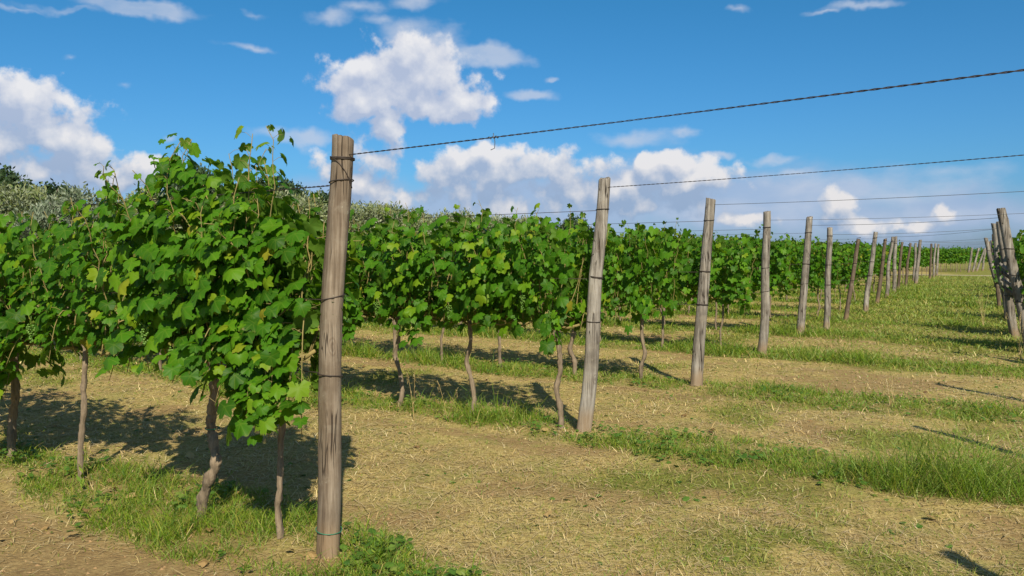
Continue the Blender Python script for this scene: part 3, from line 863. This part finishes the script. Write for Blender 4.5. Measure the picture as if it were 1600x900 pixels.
EG = 'end posts of the vine rows along the headland'
post_labels = [
    'thick brown post nearest the camera, green tie at its foot',
    'grey crooked-topped end post of the second row, leaning over above the straw',
    'grey leaning post ending the third row, with three dark wire wraps',
    'nearly upright grey post ending the fourth row from the camera',
    'thick pale grey post leaning at the end of the fifth row',
    'short thin dark post half hidden in leaves at the end of the sixth row',
]
for r, p in enumerate(END_POSTS):
    lab = post_labels[r] if r < 6 else '%s wooden post ending the %s vine row from the camera' % (['brown', 'grey', 'thin dark', 'tan'][p[6]], ORD[r])
    add_post(p, 500 + r, lab, EG, ties=(1.98, 1.36, .97) if r else (2.10, 1.975, 1.36, .965))
add_post(EXTRA_POST, 540, 'upright pale grey post standing between the ends of the fifth and sixth rows', EG)
# brown post: green cord at its foot, thin scratchy wire, slanting loose end
p0 = [o for o in bpy.data.objects if o.name == 'wooden_post'][0]
rng = np.random.default_rng(9)
u = .14 / 2.235
obj('cord_tie', ring(rng, *CEN[500](.14), .14, .0665, .0026, .12), M_TIE, p0)
mb = MB(); aa = np.linspace(-PI * .95, -PI * .12, 14)
u = 2.06 / 2.235
mb.tube(np.stack([CEN[500](2.06)[0] + .0625 * np.cos(aa), CEN[500](2.06)[1] + .0625 * np.sin(aa), 2.125 - .17 * ((aa + PI * .95) / (PI * .83)) ** 2.2], -1), .0026, 5)
obj('loose_wire', mb.mesh('loose_wire', True), M_WIRE, p0)

RG = 'leaning posts of the block across the headland'
rl = {4: 'tall grey post leaning hard over the headland, frontmost of the leaning cluster',
      5: 'grey post standing more upright just behind the frontmost leaning post', 6: 'grey leaning post third in the cluster across the headland',
      7: 'thin dark post hidden between the leaning grey posts across the headland',
      8: 'grey post leaning farthest into the grass headland, set apart from the cluster'}
for r, p in enumerate(RIGHT_POSTS):
    add_post(p, 560 + r, rl.get(r, 'grey post of the block across the headland opposite the %s vine row' % ORD[r]), RG, ties=(1.7, 1.25, .8))
for r, p in enumerate(FB):
    add_post((p[0], p[1], 2.0, .35 + .22 * (r % 3), .1, .085, 1), 590 + r, 'pale slanting post ending far row %s beyond the dirt track' % ORD[r], 'slanting posts beyond the dirt track')

# bare poles propped behind the frontmost leaning post
for q in range(4):
    rng = np.random.default_rng(620 + q)
    mb = MB(); z0 = 1.42 - .13 * q; x0 = 8.22 + .05 * q; y0 = 13.5 + .05 * q
    P = [(x0, y0, z0), (x0 + .45, y0 - .28, z0 - .42), (x0 + .95, y0 - .6, max(.04, z0 - .95)), (x0 + 1.35, y0 - .85, -.05)]
    mb.tube(P, [.028, .03, .032, .034], 9, wob=.15, rng=rng)
    tag(obj('slanting_pole', mb.mesh('slanting_pole', True), M_WOOD[3 if q % 2 else 1]), 'bare slanting pole, %s from the top of the stack behind the leaning posts' % ORD[q], 'pole', 'bare poles propped behind the leaning posts')

# ---------------------------------------------------------------- wires
def wire_path(a, b, sag, n):
    u = np.linspace(0, 1, n)[:, None]
    P = np.array(a) * (1 - u) + np.array(b) * u
    P[:, 2] -= sag * 4 * (u * (1 - u))[:, 0]
    return P
def twisted(P0, rad, strand, pitch):
    mb = MB(); L = np.linalg.norm(np.diff(P0, axis=0), axis=1).sum()
    n = int(L / pitch * 8); u = np.linspace(0, 1, n)
    P = np.stack([np.interp(u, np.linspace(0, 1, len(P0)), P0[:, c]) for c in range(3)], -1)
    T = P[-1] - P[0]; T /= np.linalg.norm(T); N = np.cross(T, [0, 0, 1]); N /= np.linalg.norm(N); B = np.cross(T, N)
    ph = u * L / pitch * 2 * PI
    for s_ in (0, PI):
        mb.tube(P + rad * (np.cos(ph + s_)[:, None] * N + np.sin(ph + s_)[:, None] * B), strand, 4, cap=True)
    return mb
def topof(p, z):
    u = z / p[2]; return (p[0] + p[3] * u, p[1] + p[4] * u, z + hgt(p[0], p[1]))
WG = 'overhead wires spanning the headland'
wl = ['thick twisted dark wire running from the nearest brown post across the sky', 'twisted wire stretched across the sky from the second crooked-topped post',
      'thin wire running across the sky from the third end post', 'thin faint wire running from the fourth end post over the headland']
for r in range(11):
    L_, R_ = END_POSTS[r], RIGHT_POSTS[r]
    if r in (5,): L_ = EXTRA_POST
    za = [2.13, 2.18, 2.17, 2.12, 2.13, 2.0, 2.02, 1.95, 2.05, 2.1, 1.98][r]
    zb = min(R_[2] - .08, [2.24, 2.285, 2.225, 2.18, 2.2, 2.1, 2.2, 2.05, 2.0, 2.0, 2.0][r])
    P = wire_path(topof(L_, za), topof(R_, zb), [.01, .015, .02, .03, .03, .03, .05, .05, .05, .05, .05][r], 24)
    if r < 2:
        mb = twisted(P, .0021 if r == 0 else .0020, .0018, .085)
    else:
        mb = MB(); mb.tube(P, .0026 if r < 4 else .0036, 5)
    lab = wl[r] if r < 4 else 'faint wire strung over the headland from the %s end post' % ORD[r]
    w = obj('overhead_wire', mb.mesh('overhead_wire', True), M_WIRE if r < 2 else M_WIRE_G); tag(w, lab, 'wire', WG)
    if r == 0:     # bits of tie wire twisted round it
        for bu, hh in ((.24, .05),):
            i_ = int(bu * 23); c = P[i_]; m2 = MB()
            m2.tube([c + [.0, 0, .02], c + [.004, 0, 0], c + [.008, -.004, -.02], c + [.006, -.002, -hh], c + [-.012, 0, -hh - .008]], .0017, 4)
            aa = np.linspace(0, 6 * PI, 40); T = P[i_ + 1] - P[i_]; T /= np.linalg.norm(T)
            m2.tube(c + T[None] * np.linspace(-.03, .03, 40)[:, None] + .006 * np.stack([np.zeros(40), np.cos(aa), np.sin(aa)], -1), .0016, 4)
            obj('tie_wire', m2.mesh('tie_wire', True), M_WIRE_G, w)

TG = 'trellis wires strung through the vine rows'
for r in range(7):
    p = END_POSTS[r]; Ln = VINES_PER_ROW[r] * 1.06 + .8
    for (z, nm) in ((1.975, 'upper'), (1.36, 'middle'), (.965, 'lower')):
        if z > p[2]: z = p[2] - .06
        a = np.array(topof(p, z)); e = np.array([*at_row(r, Ln), z])
        P = wire_path(a, e, .03, 30)
        if r == 0 and z > 1.5: mb = twisted(P[:12], .0024, .0021, .07)
        else:
            mb = MB(); mb.tube(P, .0025, 4)
        tag(obj('trellis_wire', mb.mesh('trellis_wire', True), M_WIRE), '%s trellis wire threaded through the leaves of the %s vine row' % (nm, ORD[r]), 'wire', TG)

# ---------------------------------------------------------------- weeds
def weed(x, y, h, seed, label, dry=False, n=1):
    rng = np.random.default_rng(seed); root = bpy.data.objects.new('tall_weed', None); root.empty_display_size = .1; link(root)
    root.location = (x, y, hgt(x, y)); tag(root, label, 'weed', 'tall weeds standing among the grass')
    mb = MB(); lv = MB(); PO, NO, TI, SZ = [], [], [], []
    for q in range(n):
        lean = .28 * (rng.random(2) - .5) * h * (1.6 if n > 1 else 1); hh = h * (.7 + .3 * rng.random())
        u = np.linspace(0, 1, 8)
        P = np.stack([lean[0] * u ** 1.5 + .02 * q * (rng.random() - .5), lean[1] * u ** 1.5, hh * u - .02], -1)
        mb.tube(P, np.linspace(.0026, .0012, 8), 5)
        for z in np.arange(.15, 1.0, .11):
            a = rng.random() * 6.28; b = np.array([np.interp(z, u, P[:, c]) for c in range(3)])
            l = (.08 if not dry else .05) * (1.1 - z) + .02; dr = np.array([math.cos(a), math.sin(a), .9]); dr /= np.linalg.norm(dr)
            sd = np.array([-math.sin(a), math.cos(a), 0]) * l * (.16 if not dry else .06)
            lv.add([b, b + dr * l * .5 + sd, b + dr * l, b + dr * l * .5 - sd], faces=[(0, 1, 2), (0, 2, 3)])
        if dry or q == 0:
            for k_ in range(9):
                b = P[-1] - [0, 0, .012 * k_]; a = rng.random() * 6.28
                dr = np.array([math.cos(a) * .5, math.sin(a) * .5, .8]) * .03
                mb.tube([b, b + dr], .0016, 3)
    obj('stem', mb.mesh('stem', True), M_STRAW if dry else M_GRASS, root)
    obj('foliage', lv.mesh('foliage'), M_STRAW if dry else M_GRASS, root)
weed(-2.88, 5.35, .42, 1, 'tall pale green weed stalk standing in the shade left of the crooked trunk')
weed(-.95, 7.75, .50, 2, 'dry grass stems standing between the second row trunks', True, 2)
weed(-.62, 7.65, .42, 3, 'bunch of dry grass stems beside the second row trunk', True, 2)
weed(2.75, 9.2, .34, 4, 'seeding dry grass stems right of the third end post', True, 4)
weed(3.95, 8.35, .36, 5, 'dry seeding grass stems in the third green band of the headland', True, 5)
weed(7.75, 12.2, .75, 6, 'tall straw coloured grass clump at the foot of the leaning posts', True, 7)
weed(10.2, 17.3, .8, 7, 'pale dry grass clump farther along the leaning posts', True, 7)
weed(2.9, 5.6, .28, 8, 'leafy green weed in the lush grass band at the edge', False, 4)
weed(-.68, 4.05, .24, 9, 'yellow-green weed sprouting right of the brown post foot', False, 3)

# ---------------------------------------------------------------- trees
def tree_meshes(seed, h, w, trunk_h, nclump, per, leafl, leafw, flat=.8, spread=.30, up=.35):
    rng = np.random.default_rng(seed)
    tb = MB(); cm = MB()
    fork = trunk_h
    tb.tube([(0, 0, -.2), (.05, .02, fork * .5), (0, .04, fork)], [.22 * w / 4, .17 * w / 4, .15 * w / 4], 9, wob=.2, rng=rng)
    ends = []
    for q in range(7):
        a = q / 7 * 6.28 + rng.random() * .6; rr = w * .5 * (.4 + .5 * rng.random()); zt = h * (.6 + .32 * rng.random())
        e = np.array([rr * math.cos(a), rr * math.sin(a), zt]); ends.append(e)
        m_ = np.array([rr * .35 * math.cos(a), rr * .35 * math.sin(a), fork + (zt - fork) * .45])
        tb.tube([(0, .04, fork - .1), m_, e], [.10 * w / 4, .06 * w / 4, .02], 6, wob=.2, rng=rng)
    # lobes: billows of different size around the limb ends
    lobes = []
    for q in range(16):
        a = rng.random() * 6.28; rr = w * .5 * rng.random() ** .6 * .8
        z = fork * .8 + (h - fork * .8) * (.18 + .66 * rng.random()) * (1 - .25 * (rr / (w * .5)) ** 2)
        lobes.append((rr * math.cos(a), rr * math.sin(a), z, w * (.12 + .13 * rng.random())))
    lobes = np.array(lobes)
    li = rng.integers(0, len(lobes), nclump)
    d = rng.standard_normal((nclump, 3)); d /= np.linalg.norm(d, axis=1)[:, None]
    c = lobes[li, :3] + d * (lobes[li, 3] * (.55 + .5 * rng.random(nclump)))[:, None] * [1, 1, flat]
    c[:, 2] = np.clip(c[:, 2], fork * .45, h * 1.02)
    n = nclump * per
    ctr = np.repeat(c, per, 0) + rng.standard_normal((n, 3)) * spread * .5
    od = np.repeat(d, per, 0)
    dr = od * .6 + rng.standard_normal((n, 3)) * .6 + [0, 0, up]; dr /= np.linalg.norm(dr, axis=1)[:, None]
    sd = np.cross(dr, rng.standard_normal((n, 3))); sd /= np.linalg.norm(sd, axis=1)[:, None]
    l = leafl * (.6 + .8 * rng.random(n)); w_ = leafw * (.6 + .8 * rng.random(n))
    V = np.stack([ctr, ctr + dr * (l * .5)[:, None] + sd * (w_ * .5)[:, None], ctr + dr * l[:, None], ctr + dr * (l * .5)[:, None] - sd * (w_ * .5)[:, None]], 1).reshape(-1, 3)
    loops = np.arange(4 * n); tot = np.full(n, 4)
    return tb.mesh('trunk', True), fast_mesh('crown', V, loops, tot)

OLIVE = [tree_meshes(700 + s_, 4.3, 4.6, 1.3, 620, 26, .21, .075) for s_ in range(3)]
OAK = [tree_meshes(720 + s_, 8.5, 8.5, 2.0, 1100, 24, .34, .22, spread=.55, up=.1) for s_ in range(3)]
def put_tree(src, mat, x, y, sc, rz, name, label, cat, group):
    root = bpy.data.objects.new(name, None); link(root); root.location = (x, y, 0); root.scale = (sc[0], sc[0], sc[1]); root.rotation_euler = (0, 0, rz)
    tag(root, label, cat, group)
    obj('trunk', src[0], M_TREEBARK, root); c = bpy.data.objects.new('crown', src[1]); link(c); c.parent = root
    if not src[1].materials: src[1].materials.append(mat)
    c.material_slots[0].link = 'OBJECT'; c.material_slots[0].material = mat
def scr(px, z): return (px - 800) / 1250 * z
rng = np.random.default_rng(33)
OG = 'olive trees beyond the vineyard'
ol = [(-26, 33, 1.0, 4.75, 0), (-21.4, 33.5, 1.0, 4.45, 0), (-17.0, 31.5, .78, 4.05, 1), (-17.8, 38, 1.05, 4.6, 0), (-14.5, 40, 1.05, 4.6, 0), (-12.2, 41, 1.1, 4.65, 0), (-10.6, 43, 1.1, 4.5, 0),
      (-9.0, 44.5, 1.05, 4.35, 0), (-7.6, 47, 1.05, 4.3, 0), (-6.6, 49, 1.1, 4.35, 0), (-5.0, 51, 1.0, 4.15, 0), (-3.6, 53, 1.0, 4.2, 0), (-2.0, 55, 1.0, 4.05, 0), (0.2, 59, 1.0, 4.2, 0)]
for q, (x, y, sw, hh, dk) in enumerate(ol):
    lab = 'dark grey-green rounded olive tree standing forward of the others' if dk else 'pale grey-green olive tree, %s along the line from the big left vine' % ORD[q]
    put_tree(OLIVE[q % 3], M_OLIVE_D if dk else M_OLIVE, x, y, (sw * 1.08, hh * 1.06 / 4.3), rng.random() * 6.28, 'olive_tree', lab, 'olive tree', OG)
DG = 'dark broadleaf trees behind the olives'
oak = [(-43, 62, 1.3, 8.3, 'broad dark tree at the left end behind the olives'), (-36.5, 61, 1.1, 8.0, 'dark round tree beside the broad one behind the olives'),
       (-25.0, 66, .75, 8.6, 'dark tree peeking above the bushy vine tops'), (-20.5, 64, .9, 7.9, 'dark rounded tree rising behind the tall vine shoot'), (-16.6, 62, .8, 7.2, 'dark sloping tree just left of the brown post top'),
       (-15.3, 70, .8, 6.0, 'low dark tree just right of the brown post behind olives'), (-12, 72, .7, 5.6, 'lower dark tree behind the pale olives right of the brown post'), (5.6, 78, .5, 5.2, 'small distant dark tree seen over the second row'),
       (3.6, 80, .5, 4.6, 'small far tree beside the distant dark one')]
for q, (x, y, sw, hh, lab) in enumerate(oak):
    put_tree(OAK[q % 3], M_OAK, x, y, (sw, hh / 8.5), q * 1.7, 'broadleaf_tree', lab, 'tree', DG)

# ---------------------------------------------------------------- camera
cam = bpy.data.cameras.new('camera'); co = bpy.data.objects.new('camera', cam); link(co)
cam.sensor_width = 36; cam.lens = 1250 / 1600 * 36; cam.shift_y = -55 / 1600
co.location = (0, 0, 1.6); co.rotation_euler = (PI / 2, 0, 0)
cam.clip_start = .05; cam.clip_end = 6000
scene.camera = co

# ---------------------------------------------------------------- light and sky
SUN_EL = math.radians(39); sh = np.array([.20, -.98]); sh /= np.linalg.norm(sh)   # towards the sun
sd = Vector((sh[0] * math.cos(SUN_EL), sh[1] * math.cos(SUN_EL), math.sin(SUN_EL)))
sl = bpy.data.lights.new('sun', 'SUN'); so = bpy.data.objects.new('sun', sl); link(so)
sl.energy = 5.0; sl.angle = math.radians(.53); sl.color = (1, .91, .72)
so.rotation_euler = (-sd).to_track_quat('-Z', 'Y').to_euler(); so.location = sd * 50

w = bpy.data.worlds.new('World'); scene.world = w; w.use_nodes = True
t = w.node_tree; t.nodes.clear(); k = NT(t)
sky = k.n('ShaderNodeTexSky', {'sky_type': 'NISHITA', 'sun_disc': False, 'sun_elevation': SUN_EL, 'sun_rotation': math.atan2(sh[0], sh[1]), 'air_density': 1.1, 'dust_density': .6, 'ozone_density': 2.5})
dirv = k.vm('NORMALIZE', k.n('ShaderNodeTexCoord').outputs['Generated'])

def ang(px, py):
    az = math.atan((px - 800) / 1250); return az, math.atan((395 - py) / 1250 * math.cos(az))
def azel(v):
    s = k.n('ShaderNodeSeparateXYZ', i0=v)
    az = k.m('ARCTAN2', s.outputs[0], s.outputs[1]); el = k.m('ARCSINE', s.outputs[2])
    return k.n('ShaderNodeCombineXYZ', i0=az, i1=el, i2=0.0).outputs[0]
def field(v, blobs):
    acc = None
    for (px, py, rx, ry, amp) in blobs:
        a, e = ang(px, py); c = math.cos(a)
        d = k.vm('MULTIPLY', k.vm('SUBTRACT', v, (a, e, 0)), (1250 / (rx * c * c), 1250 / (ry * c), 0))
        r2 = k.vm('DOT_PRODUCT', d, d, out=1)
        f = k.m('MULTIPLY_ADD', k.m('SQRT', r2), -amp * 1.25, amp * 1.25)
        if acc is None: acc = f
        else:
            mx = k.m('SMOOTH_MAX', acc, f, .25); acc = mx
    return acc
CUM = [(30, 160, 125, 55, 1.3), (100, 160, 85, 38, .9), (0, 215, 110, 60, .9), (110, 215, 70, 45, 1.0), (60, 262, 200, 42, .7), (205, 262, 50, 36, 1.3), (150, 262, 60, 40, .8), (262, 252, 22, 16, .7),
       (640, 125, 115, 58, 1.45), (560, 128, 85, 50, 1.1), (600, 168, 95, 32, .8), (700, 165, 80, 32, 1.2), (625, 75, 70, 26, .5),
       (622, 216, 34, 28, .9), (590, 248, 60, 26, .6), (568, 293, 28, 20, .9), (500, 262, 32, 26, .6),
       (800, 262, 155, 34, 1.25), (720, 276, 120, 40, 1.0), (880, 262, 110, 36, .8), (640, 300, 140, 30, .5), (850, 312, 260, 36, .6),
       (1045, 260, 52, 32, 1.6), (1040, 298, 85, 46, 1.2), (1095, 275, 60, 26, .7), (1010, 322, 55, 26, .9), (930, 300, 100, 44, .6),
       (1318, 318, 32, 22, .7), (1340, 345, 60, 18, .5), (1430, 347, 70, 10, .6), (1470, 328, 22, 16, .5), (1150, 340, 90, 12, .5)]
WISP = [(210, 14, 140, 18, 1.2), (110, 14, 90, 10, .8), (265, 30, 60, 10, .6), (40, 10, 60, 5, .5), (510, 28, 46, 16, .7), (560, 15, 50, 14, .6), (635, 8, 55, 14, .7), (390, 20, 28, 10, .5), (590, 38, 40, 12, .5), (390, 70, 34, 6, .4),
        (760, 90, 80, 20, 1.1), (690, 65, 50, 26, .7), (640, 60, 60, 26, .7), (840, 148, 60, 12, .9), (872, 122, 18, 8, .9), (455, 217, 75, 16, 1.0), (990, 213, 70, 18, .7), (1060, 205, 28, 8, .5), (1200, 250, 55, 8, .6), (1240, 270, 40, 8, .6), (1345, 10, 75, 9, .8), (1290, 22, 40, 6, .6), (1160, 18, 24, 8, .5),
        (120, 85, 16, 8, .5), (200, 125, 18, 8, .4), (262, 215, 18, 7, .4), (1250, 290, 160, 22, .5), (1500, 268, 120, 18, .35), (1110, 243, 22, 6, .6), (1350, 300, 260, 30, .4), (1450, 335, 250, 24, .5), (1180, 320, 160, 30, .5)]
def density(v3, blobs, nscale, namp, stretch=(1, 1, 1), detail=9):
    ae = azel(v3)
    wn = k.noise(v3, 9, 3, .5, out=1)
    wn2 = k.noise(v3, 32, 3, .6, out=1)
    warp = k.vm('ADD', k.vm('MULTIPLY', k.vm('SUBTRACT', wn, (.5, .5, .5)), (.07, .045, 0)), k.vm('MULTIPLY', k.vm('SUBTRACT', wn2, (.5, .5, .5)), (.028, .020, 0)))
    f = field(k.vm('ADD', ae, warp), blobs)
    n = k.noise(k.vm('MULTIPLY', v3, stretch), nscale, detail, .58)
    n2 = k.n('ShaderNodeTexVoronoi', {'feature': 'SMOOTH_F1'}, Vector=k.vm('ADD', v3, k.vm('MULTIPLY', wn, (.03, .03, .03))), Scale=nscale * 2.6, Smoothness=.6).outputs['Distance']
    nn = k.m('ADD', k.m('MULTIPLY', k.m('SUBTRACT', n, .5), namp), k.m('MULTIPLY', k.m('SUBTRACT', .42, n2), namp * .25))
    return k.m('ADD', k.m('MINIMUM', f, .75), nn)
d0 = density(dirv, CUM, 18, 2.8)
ero = k.noise(dirv, 52, 5, .65)
alpha = k.smooth(k.m('ADD', d0, k.m('MULTIPLY', k.m('SUBTRACT', ero, .5), .8)), -.06, .52)
# self shading: compare the smoother billows here and a little towards the sun
e0 = density(dirv, CUM, 18, 2.8, detail=5)
e1 = density(k.vm('ADD', dirv, (.006, 0, .019)), CUM, 18, 2.8, detail=5)
lit = k.m('ADD', .30, k.m('MULTIPLY', k.m('SUBTRACT', e0, e1), .62), clamp=True)
fine = k.noise(dirv, 60, 5, .6)
lit = k.m('ADD', lit, k.m('MULTIPLY', k.m('SUBTRACT', fine, .5), .35), clamp=True)
sepd = k.n('ShaderNodeSeparateXYZ', i0=dirv)
lowf = k.smooth(sepd.outputs[2], .20, .03)
VEIL = [(820, 325, 360, 60, 1.1), (1150, 312, 300, 60, 1.0), (1450, 330, 300, 50, .8), (120, 275, 230, 45, .8), (1000, 285, 160, 50, .7), (560, 300, 120, 40, .6), (1400, 345, 240, 30, .5)]
shade = k.mix(lowf, (3.9, 4.5, 5.9), (2.5, 3.5, 5.1))
ccol = k.ramp(lit, [(.12, (0, 0, 0)), (.5, (.5, .5, .5)), (.85, (1, 1, 1))])
ccol = k.mix(ccol, shade, k.mix(lowf, (7.3, 7.25, 7.4), (6.9, 6.7, 6.7)))
dw = density(dirv, WISP, 12, 1.9, (.6, .6, 1.7))
aw = k.m('MULTIPLY', k.smooth(dw, -.1, .9), .68)
tint = k.ramp(sepd.outputs[2], [(.0, (.37, .52, .92)), (.10, (.26, .58, .90)), (.30, (.19, .63, .88))])
skyc = k.mix(1.0, sky.outputs[0], tint, 'MULTIPLY')
dv = density(dirv, VEIL, 7, 1.2, (1, 1, 2.0), detail=6)
c1 = k.mix(k.m('MULTIPLY', k.smooth(dv, -.15, .75), .82), skyc, (3.25, 4.15, 5.9))
c1 = k.mix(aw, c1, (5.0, 5.5, 6.5))
c2 = k.mix(k.m('MULTIPLY', alpha, .95), c1, ccol)
# out-of-view sky, round and overhead: broken cloud added to neutralise the blue shadow fill
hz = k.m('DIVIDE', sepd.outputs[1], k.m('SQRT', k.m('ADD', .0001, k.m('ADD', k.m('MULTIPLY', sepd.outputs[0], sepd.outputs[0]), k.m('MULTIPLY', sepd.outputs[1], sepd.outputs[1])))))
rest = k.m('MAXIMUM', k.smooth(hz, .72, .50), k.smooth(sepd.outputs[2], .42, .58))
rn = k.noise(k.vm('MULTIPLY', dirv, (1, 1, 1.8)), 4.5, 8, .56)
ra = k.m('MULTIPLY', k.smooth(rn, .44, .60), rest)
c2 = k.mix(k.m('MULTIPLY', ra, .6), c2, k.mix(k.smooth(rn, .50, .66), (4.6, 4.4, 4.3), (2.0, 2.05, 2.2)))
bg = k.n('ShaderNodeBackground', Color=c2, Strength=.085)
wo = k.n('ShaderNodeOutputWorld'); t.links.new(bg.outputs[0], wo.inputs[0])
w.cycles.sampling_method = 'MANUAL'; w.cycles.sample_map_resolution = 512

vs = scene.view_settings
scene.display_settings.display_device = 'sRGB'
vs.view_transform = 'Standard'; vs.look = 'None'; vs.gamma = 1; vs.exposure = 0.46; vs.use_curve_mapping = False
scene.cycles.max_bounces = 6; scene.cycles.transparent_max_bounces = 4; scene.cycles.diffuse_bounces = 3
scene.cycles.use_denoising = True
